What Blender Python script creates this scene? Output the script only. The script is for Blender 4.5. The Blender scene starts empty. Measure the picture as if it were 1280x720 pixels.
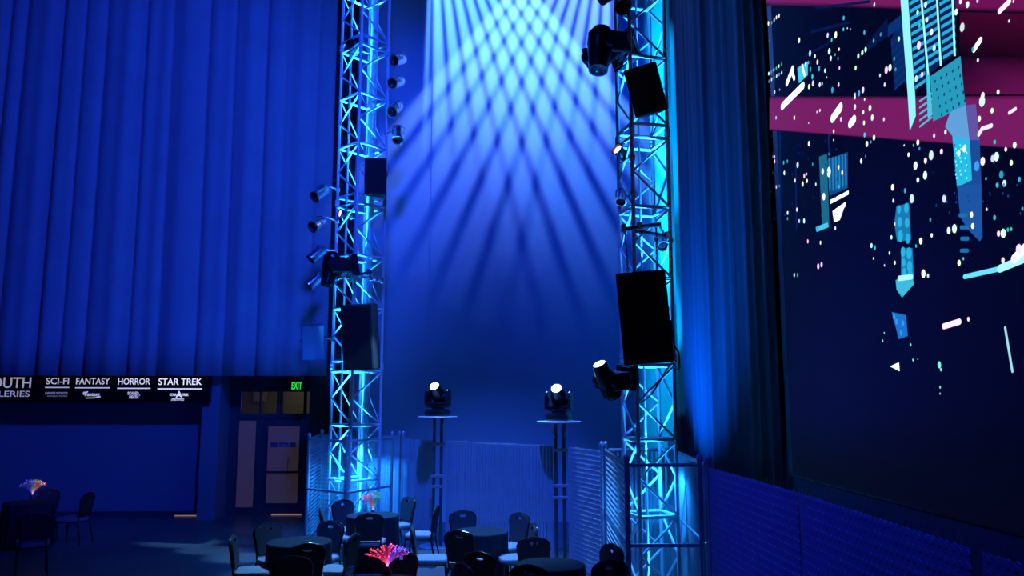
import bpy, bmesh, math, random
from mathutils import Vector, Matrix, Euler
random.seed(7)
C = bpy.context.scene.collection
R = math.radians
PI = math.pi

# ------------------------------------------------------------------ camera
H = 2.57
PITCH, YAW = R(7.8), R(-1.15)
cd = bpy.data.cameras.new('camera')
cd.sensor_width = 36.0
cd.lens = 36.0 * 1000 / 1280
cd.clip_end = 200
cam = bpy.data.objects.new('camera', cd)
C.objects.link(cam)
cam.location = (0, 0, H)
cam.rotation_euler = (PI / 2 + PITCH, 0, YAW)
bpy.context.scene.camera = cam
CM = Euler((PI / 2 + PITCH, 0, YAW)).to_matrix()
EYE = Vector((0, 0, H))

def ray(px, py):
    return CM @ Vector(((px - 640) / 1000, (360 - py) / 1000, -1))
def at(px, py, Y):                       # point seen at a pixel, on the plane y = Y
    r = ray(px, py); return EYE + r * (Y / r.y)
def on_z(px, py, z):                     # point seen at a pixel, at height z
    r = ray(px, py); return EYE + r * ((z - H) / r.z)
def on_x(px, py, X):                     # point seen at a pixel, on the plane x = X
    r = ray(px, py); return EYE + r * (X / r.x)

# ------------------------------------------------------------------ view
sc = bpy.context.scene
sc.view_settings.view_transform = 'Standard'
sc.view_settings.look = 'None'
sc.view_settings.gamma = 1
sc.view_settings.exposure = 0
sc.view_settings.use_curve_mapping = False
w = bpy.data.worlds.new('world'); sc.world = w
w.use_nodes = True
w.node_tree.nodes['Background'].inputs[0].default_value = (0.01, 0.05, 1.0, 1)
w.node_tree.nodes['Background'].inputs[1].default_value = 0.004
try:
    sc.cycles.use_denoising = True
    sc.cycles.max_bounces = 6
    sc.cycles.sample_clamp_indirect = 4
    sc.cycles.caustics_reflective = False
    sc.cycles.caustics_refractive = False
except Exception:
    pass

# ------------------------------------------------------------------ materials
def mat(name, col, rough=.5, metal=0, spec=.5, noise=None, bump=None, emit=None, estr=1):
    m = bpy.data.materials.new(name); m.use_nodes = True
    nt = m.node_tree; b = nt.nodes['Principled BSDF']
    b.inputs['Base Color'].default_value = (*col, 1)
    b.inputs['Roughness'].default_value = rough
    b.inputs['Metallic'].default_value = metal
    b.inputs['Specular IOR Level'].default_value = spec
    tc = nt.nodes.new('ShaderNodeTexCoord')
    if noise:
        sca, amt = noise
        n = nt.nodes.new('ShaderNodeTexNoise'); n.inputs['Scale'].default_value = sca
        n.inputs['Detail'].default_value = 4
        nt.links.new(tc.outputs['Object'], n.inputs['Vector'])
        mx = nt.nodes.new('ShaderNodeMix'); mx.data_type = 'RGBA'
        mx.inputs['A'].default_value = (*[c * (1 - amt) for c in col], 1)
        mx.inputs['B'].default_value = (*[min(1, c * (1 + amt)) for c in col], 1)
        nt.links.new(n.outputs['Fac'], mx.inputs['Factor'])
        nt.links.new(mx.outputs['Result'], b.inputs['Base Color'])
    if bump:
        sca, st = bump
        n = nt.nodes.new('ShaderNodeTexNoise'); n.inputs['Scale'].default_value = sca
        nt.links.new(tc.outputs['Object'], n.inputs['Vector'])
        bp = nt.nodes.new('ShaderNodeBump'); bp.inputs['Strength'].default_value = st
        bp.inputs['Distance'].default_value = .01
        nt.links.new(n.outputs['Fac'], bp.inputs['Height'])
        nt.links.new(bp.outputs['Normal'], b.inputs['Normal'])
    if emit:
        b.inputs['Emission Color'].default_value = (*emit, 1)
        b.inputs['Emission Strength'].default_value = estr
    return m

M = {}
M['alu'] = mat('brushed aluminium', (.78, .80, .82), .42, .25, noise=(6, .08))
M['pipe'] = mat('galvanised pipe', (.5, .52, .54), .4, .5, noise=(9, .12))
M['standpipe'] = mat('dark stand tube', (.13, .135, .15), .3, .5, noise=(9, .12))
M['wire'] = mat('galvanised wire', (.50, .52, .55), .55, .3)
M['slat'] = mat('grey plastic slat', (.40, .42, .47), .38, noise=(3, .2))
M['black'] = mat('black paint', (.012, .012, .014), .45, noise=(8, .3))
M['grille'] = mat('black speaker grille', (.006, .006, .007), .75, noise=(60, .5))
M['cabinet'] = mat('black textured cabinet', (.012, .012, .014), .6, bump=(180, .2))
M['greybox'] = mat('grey painted cabinet', (.14, .145, .16), .6, bump=(180, .2))
M['gloss'] = mat('black gloss plastic', (.012, .012, .015), .25)
M['chrome'] = mat('polished can', (.62, .64, .68), .25, .9, noise=(12, .1))
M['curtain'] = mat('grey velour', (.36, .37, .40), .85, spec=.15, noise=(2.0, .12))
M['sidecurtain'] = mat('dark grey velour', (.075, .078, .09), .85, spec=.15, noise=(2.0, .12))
M['wallskin'] = mat('pale woven wall skin', (.62, .63, .66), .75, spec=.2, noise=(1.2, .08))
M['wallpaint'] = mat('grey wall paint', (.20, .21, .25), .5, noise=(.8, .12))
M['darkwall'] = mat('dark wall', (.03, .03, .04), .7, noise=(2, .2))
M['frame'] = mat('dark metal frame', (.08, .08, .1), .35, .3, noise=(5, .2))
M['cloth'] = mat('black tablecloth', (.022, .03, .04), .75, spec=.08, noise=(14, .2))
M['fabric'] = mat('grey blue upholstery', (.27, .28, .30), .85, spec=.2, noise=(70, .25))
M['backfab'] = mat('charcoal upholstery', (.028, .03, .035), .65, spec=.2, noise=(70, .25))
M['chairmetal'] = mat('black powder coat', (.02, .02, .022), .22, noise=(20, .2))
M['signboard'] = mat('black sign board', (.004, .004, .006), .35, noise=(4, .2))
M['lens'] = mat('lamp lens lit', (.8, .9, .9), .1, emit=(.72, 1.0, .92), estr=9)
M['lensoff'] = mat('lamp lens dark', (.01, .012, .015), .08)
M['lenspink'] = mat('lamp lens pink', (.9, .8, .9), .1, emit=(1.0, .55, .95), estr=4)
M['exitface'] = mat('exit sign face', (.0, .05, .08), .4, noise=(3, .1))
M['exitgreen'] = mat('exit letters', (.1, .8, .1), .4, emit=(.05, .8, .06), estr=.9)
M['frost'] = mat('frosted door glass', (.16, .13, .125), .5, noise=(90, .12), emit=(.55, .36, .34), estr=.035)  # faint emission stands in for warm light behind the glass
M['padback'] = mat('shaded grey blue upholstery', (.06, .064, .075), .8, spec=.12, noise=(70, .25))  # seat upholstery darkened: shade on the upright backs put into the colour
M['office'] = mat('beige office wall', (.55, .5, .42), .8, noise=(2, .1))
M['paper'] = mat('white paper notice', (.8, .8, .78), .7, noise=(5, .05))
M['cup'] = mat('lamp base', (.05, .05, .06), .3)

# floor: dark polished concrete
m = bpy.data.materials.new('polished concrete'); m.use_nodes = True
nt = m.node_tree; b = nt.nodes['Principled BSDF']
tc = nt.nodes.new('ShaderNodeTexCoord')
n1 = nt.nodes.new('ShaderNodeTexNoise'); n1.inputs['Scale'].default_value = .7; n1.inputs['Detail'].default_value = 8
n2 = nt.nodes.new('ShaderNodeTexNoise'); n2.inputs['Scale'].default_value = 9; n2.inputs['Detail'].default_value = 6
for n in (n1, n2): nt.links.new(tc.outputs['Object'], n.inputs['Vector'])
rp = nt.nodes.new('ShaderNodeValToRGB')
rp.color_ramp.elements[0].position = .3; rp.color_ramp.elements[0].color = (.075, .078, .085, 1)
rp.color_ramp.elements[1].position = .7; rp.color_ramp.elements[1].color = (.13, .13, .14, 1)
nt.links.new(n1.outputs['Fac'], rp.inputs['Fac']); nt.links.new(rp.outputs['Color'], b.inputs['Base Color'])
mr = nt.nodes.new('ShaderNodeMapRange'); mr.inputs['To Min'].default_value = .22; mr.inputs['To Max'].default_value = .42
nt.links.new(n2.outputs['Fac'], mr.inputs['Value']); nt.links.new(mr.outputs['Result'], b.inputs['Roughness'])
M['floor'] = m

# transom glass: clear with a weak mirror
m = bpy.data.materials.new('window glass'); m.use_nodes = True
nt = m.node_tree; nt.nodes.remove(nt.nodes['Principled BSDF'])
tr = nt.nodes.new('ShaderNodeBsdfTransparent'); gl = nt.nodes.new('ShaderNodeBsdfGlossy'); gl.inputs['Roughness'].default_value = .02
fr = nt.nodes.new('ShaderNodeFresnel'); fr.inputs['IOR'].default_value = 1.9
mx = nt.nodes.new('ShaderNodeMixShader')
nt.links.new(fr.outputs[0], mx.inputs[0]); nt.links.new(tr.outputs[0], mx.inputs[1]); nt.links.new(gl.outputs[0], mx.inputs[2])
nt.links.new(mx.outputs[0], nt.nodes['Material Output'].inputs['Surface'])
M['glass'] = m

def attr_emit(name, strength, base=(.01, .01, .012), rough=.5):   # picture shown by a display or glowing fibres
    m = bpy.data.materials.new(name); m.use_nodes = True
    nt = m.node_tree; b = nt.nodes['Principled BSDF']
    b.inputs['Base Color'].default_value = (*base, 1); b.inputs['Roughness'].default_value = rough
    a = nt.nodes.new('ShaderNodeVertexColor'); a.layer_name = 'Col'
    nt.links.new(a.outputs['Color'], b.inputs['Emission Color'])
    b.inputs['Emission Strength'].default_value = strength
    return m
M['screen'] = attr_emit('led pixels', 1.0, (.003, .003, .004), .95)
M['fibre'] = attr_emit('glowing fibre', 1.0, (.1, .1, .1), .3)

# ------------------------------------------------------------------ mesh helpers
class MB:
    def __init__(s): s.bm = bmesh.new()
    def mark(s): return set(s.bm.verts)
    def box(s, c, size, rot=None, bev=0, taper=None):
        r = bmesh.ops.create_cube(s.bm, size=1)
        vs = r['verts']
        for v in vs:
            v.co = Vector((v.co.x * size[0], v.co.y * size[1], v.co.z * size[2]))
            if taper and v.co.y > 0: v.co.x *= taper
        if bev:
            es = list({e for v in vs for e in v.link_edges})
            rr = bmesh.ops.bevel(s.bm, geom=es, offset=bev, segments=2, affect='EDGES', profile=.5)
            vs = list({v for f in rr['faces'] for v in f.verts} | {v for v in vs if v.is_valid})
        mt = Matrix.Translation(c)
        if rot is not None: mt = mt @ (rot.to_4x4() if not isinstance(rot, Euler) else rot.to_matrix().to_4x4())
        for v in vs: v.co = mt @ v.co
        return s
    def tube(s, pts, r, seg=8, caps=True, closed=False):
        pts = [Vector(p) for p in pts]
        n = len(pts); rings = []
        rr = r if isinstance(r, (list, tuple)) else [r] * n
        up = None
        for i, p in enumerate(pts):
            if closed: t = pts[(i + 1) % n] - pts[i - 1]
            elif i == 0: t = pts[1] - p
            elif i == n - 1: t = p - pts[-2]
            else: t = (pts[i + 1] - p).normalized() + (p - pts[i - 1]).normalized()
            if t.length < 1e-9: t = Vector((0, 0, 1))
            t.normalize()
            if up is None:
                up = Vector((0, 0, 1)) if abs(t.z) < .9 else Vector((1, 0, 0))
            a = t.cross(up)
            if a.length < 1e-4: a = t.cross(Vector((0, 1, 0)))
            a.normalize(); bb = t.cross(a).normalized(); up = -bb if False else up
            ring = []
            for k in range(seg):
                an = 2 * PI * k / seg
                ring.append(s.bm.verts.new(p + a * (rr[i] * math.cos(an)) + bb * (rr[i] * math.sin(an))))
            rings.append(ring)
        for i in range(n if closed else n - 1):
            A, B = rings[i], rings[(i + 1) % n]
            for k in range(seg):
                s.bm.faces.new((A[k], A[(k + 1) % seg], B[(k + 1) % seg], B[k]))
        if caps and not closed:
            s.bm.faces.new(rings[0][::-1]); s.bm.faces.new(rings[-1])
        return s
    def lathe(s, prof, o=(0, 0, 0), axis=None, seg=20):        # prof: (radius, height) along axis
        o = Vector(o)
        q = Vector((0, 0, 1)).rotation_difference(Vector(axis)) if axis is not None else None
        rings = []
        for (r, h) in prof:
            ring = []
            for k in range(seg):
                an = 2 * PI * k / seg
                v = Vector((r * math.cos(an), r * math.sin(an), h))
                if q: v = q @ v
                ring.append(s.bm.verts.new(o + v))
            rings.append(ring)
        for A, B in zip(rings[:-1], rings[1:]):
            for k in range(seg):
                s.bm.faces.new((A[k], A[(k + 1) % seg], B[(k + 1) % seg], B[k]))
        s.bm.faces.new(rings[0][::-1]); s.bm.faces.new(rings[-1])
        return s
    def sphere(s, c, r, u=10, v=6):
        res = bmesh.ops.create_uvsphere(s.bm, u_segments=u, v_segments=v, radius=r)
        for x in res['verts']: x.co += Vector(c)
        return s
    def poly_prism(s, outer, hole, y0, y1):                    # outline in x,z extruded along y, with an optional hole
        def ring(pts, y): return [s.bm.verts.new((p[0], y, p[1])) for p in pts]
        oa, ob = ring(outer, y0), ring(outer, y1)
        n = len(outer)
        for k in range(n): s.bm.faces.new((oa[k], oa[(k + 1) % n], ob[(k + 1) % n], ob[k]))
        if not hole:
            s.bm.faces.new(oa[::-1]); s.bm.faces.new(ob)
            return s
        ha, hb = ring(hole, y0), ring(hole, y1)
        q = len(hole)
        for k in range(q): s.bm.faces.new((ha[(k + 1) % q], ha[k], hb[k], hb[(k + 1) % q]))
        for (o, h) in ((oa, ha), (ob, hb)):
            es = []
            for lst in (o, h):
                for k in range(len(lst)):
                    es.append(s.bm.edges.get((lst[k], lst[(k + 1) % len(lst)])))
            bmesh.ops.triangle_fill(s.bm, use_beauty=True, use_dissolve=False, edges=es)
        return s
    def xf(s, mtx):
        for v in s.bm.verts: v.co = mtx @ v.co
        return s
    def build(s, name, m, parent=None, smooth=False):
        bmesh.ops.recalc_face_normals(s.bm, faces=s.bm.faces[:])
        me = bpy.data.meshes.new(name); s.bm.to_mesh(me); s.bm.free()
        if smooth:
            for p in me.polygons: p.use_smooth = True
            try: me.set_sharp_from_angle(angle=R(40))
            except Exception: pass
        o = bpy.data.objects.new(name, me); C.objects.link(o)
        for x in (m if isinstance(m, (list, tuple)) else [m]): me.materials.append(x)
        if parent is not None: o.parent = parent
        return o

def tag(o, label, cat, group=None, kind=None):
    if label: o['label'] = label
    if cat: o['category'] = cat
    if group: o['group'] = group
    if kind: o['kind'] = kind
    return o
def thing(name, loc, label, cat, group=None, rotz=0):
    o = bpy.data.objects.new(name, None); C.objects.link(o)
    o.empty_display_size = .1
    o.location = loc; o.rotation_euler = (0, 0, rotz)
    return tag(o, label, cat, group)
def copy_tree(o, parent=None):
    c = o.copy(); C.objects.link(c)
    if parent is not None: c.parent = parent
    for ch in list(o.children): copy_tree(ch, c)
    return c
def struct(o): o['kind'] = 'structure'; return o
def basis(d, up=(0, 0, 1)):                                   # rotation whose +Y looks along d
    d = Vector(d).normalized(); u = Vector(up)
    x = d.cross(u)
    if x.length < 1e-4: x = d.cross(Vector((0, 1, 0)))
    x.normalize(); z = x.cross(d).normalized()
    return Matrix((x, d, z)).transposed()

def text_mesh(txt, height, width=None, bold=.0, depth=.004):  # letters lying in x,z and facing -y, origin bottom left
    cu = bpy.data.curves.new('t', 'FONT'); cu.body = txt; cu.size = 1; cu.offset = bold; cu.extrude = 0
    cu.resolution_u = 3
    o = bpy.data.objects.new('t', cu); C.objects.link(o)
    dg = bpy.context.evaluated_depsgraph_get(); dg.update()
    me = bpy.data.meshes.new_from_object(o.evaluated_get(dg))
    bpy.data.objects.remove(o); bpy.data.curves.remove(cu)
    bm = bmesh.new(); bm.from_mesh(me); bpy.data.meshes.remove(me)
    xs = [v.co.x for v in bm.verts]; ys = [v.co.y for v in bm.verts]
    x0, x1, y0, y1 = min(xs), max(xs), min(ys), max(ys)
    sy = height / (y1 - y0); sx = sy if width is None else width / (x1 - x0)
    for v in bm.verts: v.co = Vector(((v.co.x - x0) * sx, 0, (v.co.y - y0) * sy))
    r = bmesh.ops.extrude_face_region(bm, geom=bm.faces[:])
    for v in r['geom']:
        if isinstance(v, bmesh.types.BMVert): v.co.y -= depth
    mb = MB(); mb.bm.free(); mb.bm = bm
    return mb

# ================================================================== SETTING
def slab(name, x0, x1, y0, y1, z0, z1, m, parent=None):
    return MB().box(((x0 + x1) / 2, (y0 + y1) / 2, (z0 + z1) / 2), (x1 - x0, y1 - y0, z1 - z0)).build(name, m, parent)

struct(slab('floor', -15, 5, -3, 21.5, -.2, 0, M['floor']))
YB = 17.2
xs = at(538, 300, YB).x
struct(slab('wall_back', xs, 4.4, YB, YB + .2, 0, 18, M['wallskin']))
struct(slab('wall_back_recess', at(447, 300, 17.75).x, xs - .002, 17.215, 17.40, 0, 18, M['wallskin']))
YW = 18.2
xp0 = at(250, 560, 17.6).x; xp1 = at(272, 560, 17.6).x
struct(slab('wall_left', -15, xp0 + .05, YW, YW + .2, 0, 17, M['wallpaint']))
struct(slab('trim_1', xp0, xp1, 17.6, YW + .35, 0, 3.2, M['wallpaint']))          # pillar beside the entrance
struct(slab('wall_right', 4.3, 4.5, -3, 17.6, 0, 17, M['darkwall']))
struct(slab('baseboard_left', -15, xp0, YW - .03, YW, 0, .10, M['frame']))

struct(slab('wall_gap', at(395, 300, 18.2).x, at(460, 300, 18.2).x, 18.1, 18.3, 0, 17, M['darkwall']))
# entrance: doors, side panels and transom windows in a dark metal frame
YD = 18.3
def dx(px): return at(px, 580, YD).x
def dz(py): return at(330, py, YD).z
zt0, zt1 = dz(518.5), dz(488)
xr = dx(424)
struct(slab('wall_over_entrance', xp1, xr, YD - .05, YD + .2, zt1, 17, M['darkwall']))
struct(slab('trim_2', xp1, dx(294), YD - .02, YD + .12, 0, zt1, M['frame']))       # jamb
struct(slab('trim_3', dx(294), xr, YD - .03, YD + .12, dz(522.5), zt0, M['frame']))  # transom bar
struct(slab('trim_4', dx(321), dx(328.5), YD - .03, YD + .12, 0, dz(522), M['frame']))
struct(slab('trim_5', dx(378.5), dx(387), YD - .03, YD + .12, 0, dz(522), M['frame']))
wx = [(297.5, 343), (350, 377), (380, 408)]
for i, (a, b_) in enumerate(wx):
    f = MB()
    x0, x1 = dx(a), dx(b_)
    for (u0, u1, v0, v1) in ((x0 - .05, x0, zt0, zt1), (x1, x1 + .05, zt0, zt1), (x0, x1, zt0, zt0 + .03), (x0, x1, zt1 - .03, zt1)):
        f.box(((u0 + u1) / 2, YD + .04, (v0 + v1) / 2), (u1 - u0, .1, v1 - v0))
    if i == 0: f.box((dx(322), YD + .04, (zt0 + zt1) / 2), (.03, .08, zt1 - zt0))
    o = struct(f.build('window_%d' % (i + 1), M['frame']))
    MB().box(((x0 + x1) / 2, YD + .04, (zt0 + zt1) / 2), (x1 - x0, .012, zt1 - zt0)).build('pane', M['glass'], o)
def glazed(name, x0, x1, z1, panes, bar=None):
    o = struct(slab(name, x0, x1, YD + .0, YD + .05, .02, z1, M['frame']))
    for (u0, u1, v0, v1) in panes:
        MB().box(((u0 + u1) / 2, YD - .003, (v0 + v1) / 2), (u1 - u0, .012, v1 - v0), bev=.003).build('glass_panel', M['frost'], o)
    return o
zd = dz(522.5)
glazed('door_side_panel', dx(294), dx(321), zd, [(dx(297), dx(318), dz(634), dz(526))])
dr = glazed('door_1', dx(328.5), dx(378.5), zd, [(dx(334), dx(373), dz(589), dz(533)), (dx(334), dx(373), dz(629), dz(591.5))])
glazed('door_side_panel', dx(387), xr, zd, [(dx(390), xr - .02, dz(634), dz(530))])
MB().box(((dx(333) + dx(374)) / 2, YD - .05, dz(590)), (dx(374) - dx(333), .04, .05), bev=.01).box((dx(336), YD - .02, dz(590)), (.03, .06, .06)).box((dx(371), YD - .02, dz(590)), (.03, .06, .06)).build('push_bar', M['frame'], dr)
MB().tube([(dx(361), YD - .02, dz(574)), (dx(361), YD - .09, dz(575)), (dx(361), YD - .09, dz(592)), (dx(361), YD - .02, dz(593))], .012).build('pull_handle', M['frame'], dr)
MB().box((dx(375.5), YD - .04, dz(586)), (.06, .06, .22), bev=.01).build('lock_box', M['black'], dr)
nt_ = MB()
for (a, b_) in ((337, 346), (348, 360), (362, 369)):
    nt_.box(((dx(a) + dx(b_)) / 2, YD - .013, dz(556)), (dx(b_) - dx(a), .006, .11))
no = nt_.build('notice', mat('grey notice', (.10, .10, .18), .6, noise=(8, .2)), dr)
ln = MB()
for k in range(4):
    ln.box((dx(354) + (-.03 if k % 2 else .03), YD - .018, dz(556) + .036 - k * .024), (.16 - .03 * (k % 3), .004, .009))
ln.build('notice_lines', M['paper'], no)
glow = mat('light under the door', (.6, .4, .3), .4, emit=(1.0, .5, .25), estr=.28)  # emissive strips imitate light leaking under the doors
struct(slab('door_gap_glow', dx(342), dx(380), YD - .04, YD - .025, .004, .022, glow))
struct(slab('wall_foot_glow', at(219, 647, YW).x, at(249, 647, YW).x, YW - .045, YW - .032, .004, .02, glow))
# the lit room behind the transom windows
of = MB()
of.box(((xp1 + xr) / 2, 20.9, 1.7), (xr - xp1 + 1.5, .1, 3.6)).box((xp1 - .6, 19.7, 1.7), (.1, 2.4, 3.6)).box((xr + .6, 19.7, 1.7), (.1, 2.4, 3.6))
of.box(((xp1 + xr) / 2, 19.7, 3.45), (xr - xp1 + 1.5, 2.5, .1))
struct(of.build('wall_office', M['office']))
tag(MB().box((at(325, 494, 20.8).x, 20.8, at(325, 494, 20.8).z + .02), (.34, .04, .36), bev=.01).build('notice_board', M['paper']),
    'white notice board on the wall of the lit room, seen through the left transom window', 'notice board')

# ------------------------------------------------------------------ curtains
def curtain(name, p0, p1, z0, z1, seed, amp, label, per=.55, dens=40, m='curtain'):
    rnd = random.Random(seed)
    p0, p1 = Vector(p0), Vector(p1); L = (p1 - p0).length; d = (p1 - p0) / L; nrm = Vector((d.y, -d.x))
    n = int(L * dens); rows = 14
    # irregular fold widths
    edges = [0.0]
    while edges[-1] < L + 2: edges.append(edges[-1] + per * rnd.uniform(.55, 1.5))
    dep = [rnd.uniform(.45, 1.2) for _ in edges]
    sm = [(rnd.uniform(9, 22), rnd.uniform(0, 6)) for _ in range(3)]
    def disp(s, t):
        s2 = s + .05 * math.sin(t * 2.1 + s * .7)
        k = 0
        while k < len(edges) - 2 and edges[k + 1] < s2: k += 1
        u = (s2 - edges[k]) / (edges[k + 1] - edges[k])
        v = math.sin(PI * min(1, max(0, u))) ** .55 * dep[k] * amp
        v += sum(amp * .07 * math.sin(f * s + ph + .3 * t) for f, ph in sm)
        return v * (1 - .12 * t)
    bm = bmesh.new(); grid = []
    for j in range(rows + 1):
        t = j / rows; z = z0 + (z1 - z0) * t; row = []
        for i in range(n + 1):
            s = L * i / n; q = p0 + d * s + nrm * disp(s, t)
            row.append(bm.verts.new((q.x, q.y, z)))
        grid.append(row)
    for j in range(rows):
        for i in range(n):
            bm.faces.new((grid[j][i], grid[j][i + 1], grid[j + 1][i + 1], grid[j + 1][i]))
    me = bpy.data.meshes.new(name); bm.to_mesh(me); bm.free()
    for p in me.polygons: p.use_smooth = True
    o = bpy.data.objects.new(name, me); C.objects.link(o); me.materials.append(M[m])
    so = o.modifiers.new('thickness', 'SOLIDIFY'); so.thickness = .012; so.offset = -1
    return tag(o, label, 'curtain')
curtain('stage_curtain', (-14.5, 17.35), (at(414, 300, 17.35).x, 17.35), 3.03, 15, 3, .135,
        'tall pleated curtain lit blue, hanging above the gallery sign and exit door', per=.62)
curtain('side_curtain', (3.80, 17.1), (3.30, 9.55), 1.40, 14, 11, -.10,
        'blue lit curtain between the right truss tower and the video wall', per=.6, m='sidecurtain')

# ================================================================== VIDEO WALL
XS = 3.3
scr = thing('video_wall', (XS, 5.25, 0), 'huge video wall at right showing night city lights with magenta bands', 'screen')
bm = bmesh.new(); cl = bm.loops.layers.float_color.new('Col')
sx_k = [0]
def sp(px, py):
    p = on_x(px, py, XS); return p
def face(pts, cols, lift):
    vs = [bm.verts.new((XS - lift - sx_k[0], p[0], p[1])) for p in pts]
    try: f = bm.faces.new(vs)
    except ValueError: return
    for k, lp in enumerate(f.loops): lp[cl] = (*(cols[k] if isinstance(cols[0], (tuple, list)) else cols), 1)
def bg(y, z):
    a = math.exp(-((z - 2.6) / 1.6) ** 2 - ((y - 8.2) / 2.6) ** 2)
    bb = math.exp(-((z - 5.5) / 2.0) ** 2 - ((y - 8.0) / 2.5) ** 2)
    fade = min(1, max(0, (z - 1.85 - .10 * max(0, 8 - y)) / .5))
    return (.0004 + .0012 * a, .0006 + .002 * a, (.0035 + .022 * a + .010 * bb) * (.12 + .88 * fade))
NY, NZ = 46, 60
Y0, Y1, Z0, Z1 = 1.2, 9.02, 1.72, 9.6
for i in range(NY):
    for j in range(NZ):
        q = [(Y0 + (Y1 - Y0) * (i + a) / NY, Z0 + (Z1 - Z0) * (j + b_) / NZ) for a, b_ in ((0, 0), (1, 0), (1, 1), (0, 1))]
        face(q, [bg(*p) for p in q], 0)
def pxpoly(pts, cols, lift):
    face([(lambda p: (p.y, p.z))(sp(*p)) for p in pts], cols, lift)
layer = [.001]
def poly(pts, cols):
    layer[0] += .00001; pxpoly(pts, cols, layer[0])
def dot(px, py, h, col, str_=1.0):
    p = sp(px, py); r = h / 1000 * Vector((p.x, p.y)).length * 1.0
    layer[0] += .00001
    n = 10
    face([(p.y + r * .85 * str_ * math.cos(2 * PI * k / n), p.z + r * math.sin(2 * PI * k / n)) for k in range(n)], col, layer[0])
def streak(x0, y0, x1, y1, h, col):
    a, b_ = sp(x0, y0), sp(x1, y1); r = h / 1000 * Vector((a.x, a.y)).length
    layer[0] += .00001
    d = Vector((b_.y - a.y, b_.z - a.z)); ang = math.atan2(d.y, d.x)
    pts = []
    for k in range(6): an = ang + PI / 2 + PI * k / 5; pts.append((a.y + r * math.cos(an), a.z + r * math.sin(an)))
    for k in range(6): an = ang - PI / 2 + PI * k / 5; pts.append((b_.y + r * math.cos(an), b_.z + r * math.sin(an)))
    face(pts, col, layer[0])
WH = (1.3, 1.5, 1.6); CY = (.05, .62, .85); LC = (.45, 1.1, 1.25); BL = (.01, .10, .42); DB = (.003, .03, .17); PK = (1.3, .9, 1.3)
MG = (.18, .011, .115); MG2 = (.15, .006, .085); MR = (.018, .0006, .008); NV = (.001, .001, .011)
# magenta bands and the maroon field between them
for (x0, x1, ca, cb) in ((958, 1110, MG, MG), (1110, 1205, MG, MG2), (1205, 1320, MG2, MG2)):
    ya = lambda x: 4 + (x - 962) * .028
    poly([(x0, -60), (x1, -60), (x1, ya(x1) - 3), (x0, ya(x0) - 3)], [MG2, MG2, cb, ca])
    poly([(x0, ya(x0) - 3), (x1, ya(x1) - 3), (x1, ya(x1) + 3), (x0, ya(x0) + 3)], [ca, cb, NV if x1 < 1205 else MR, NV])
poly([(1200, 15), (1320, 18), (1320, 70), (1200, 70)], [(.05, .001, .02), (.06, .002, .025), MR, (.003, .0002, .006)])
poly([(1200, 70), (1320, 70), (1320, 118), (1200, 118)], [(.003, .0002, .006), MR, MG2, (.06, .002, .03)])
for (x0, x1) in ((962, 1040), (1040, 1130), (1130, 1205), (1205, 1320)):
    yt = lambda x: 123 + (x - 962) * .0; yb = lambda x: 160.5 + (x - 962) * .075
    poly([(x0, yt(x0) - 3), (x1, yt(x1) - 3), (x1, yt(x1) + 2), (x0, yt(x0) + 2)], [NV if x0 < 1200 else (.06, .002, .03), NV if x1 < 1200 else MG2, MG, MG])
    poly([(x0, yt(x0) + 2), (x1, yt(x1) + 2), (x1, yb(x1)), (x0, yb(x0))], MG)
    poly([(x0, yb(x0)), (x1, yb(x1)), (x1, yb(x1) + 2.5), (x0, yb(x0) + 2.5)], [MG, MG, NV, NV])
# the tall lit tower
def T(z): return (1110 + z[0] / 6, z[1] / 6)
def T2(z): return (1110 + z[0] / 6, 120 + z[1] / 6)
def T3(z): return (1110 + z[0] / 6, 230 + z[1] / 6)
poly([T((20, 300)), T((105, 150)), T((140, 600)), T((55, 670))], (.002, .02, .12))
for k in range(7):
    poly([T((25 + k * 4, 330 + k * 55)), T((110 + k * 5, 250 + k * 55)), T((110 + k * 5, 268 + k * 55)), T((25 + k * 4, 350 + k * 55))], DB)
poly([T((0, 190)), T((100, 110)), T((102, 200)), T((0, 280))], DB)
poly([T((150, -10)), T((510, -10)), T((500, 400)), T((310, 560)), T((210, 660))], (.003, .012, .085))
for k in range(-5, 13):
    yl = 130 + k * 57
    for (xa, xb, o) in ((160, 255, 0), (262, 370, 6), (378, 490, 10)):
        dy = -.55; sh = max(0, (yl)) * .07
        a = (xa + sh, yl + o + (xa - 160) * dy); b_ = (xb + sh * .6, yl + o + (xb - 160) * dy)
        if b_[1] > 440 - (b_[0] - 320) * .55 + 60 and xa > 200: continue
        if a[1] > 690: continue
        poly([T(a), T(b_), T((b_[0], b_[1] + 27)), T((a[0], a[1] + 27))], (.02, .42, .72))
poly([T((95, -10)), T((152, -10)), T((205, 720)), T2((210, 150)), T2((165, 262)), T2((150, 0))], (.30, .95, 1.1))
for (xa, xb) in ((245, 300), (362, 395), (478, 500)):
    poly([T((xa, -5)), T((xa + 14, -5)), T((xb + 10, 560 - (xb - 300) * .7)), T((xb - 5, 560 - (xb - 300) * .7))], LC)
poly([T((290, 560)), T((312, 560)), T2((335, 140)), T2((300, 170))], CY)
poly([T((315, 575)), T((545, 420)), T((575, 720)), T2((585, 70)), T2((340, 190)), T((330, 720))], (.02, .33, .50))
for r_ in range(5):
    for c_ in range(5):
        dot(1110 + (355 + c_ * 44 + r_ * 12) / 6, (610 - c_ * 26 + r_ * 62) / 6, 2.0, (.003, .05, .14))
for k in range(5):
    streak(*T2((240, 230 - k * 48)), *T2((330, 160 - k * 45)), 1.2, (.10, .5, .7))
poly([T2((585, 70)), T2((660, 60)), T2((690, 330)), T2((620, 330))], (.12, .09, .38))
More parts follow.
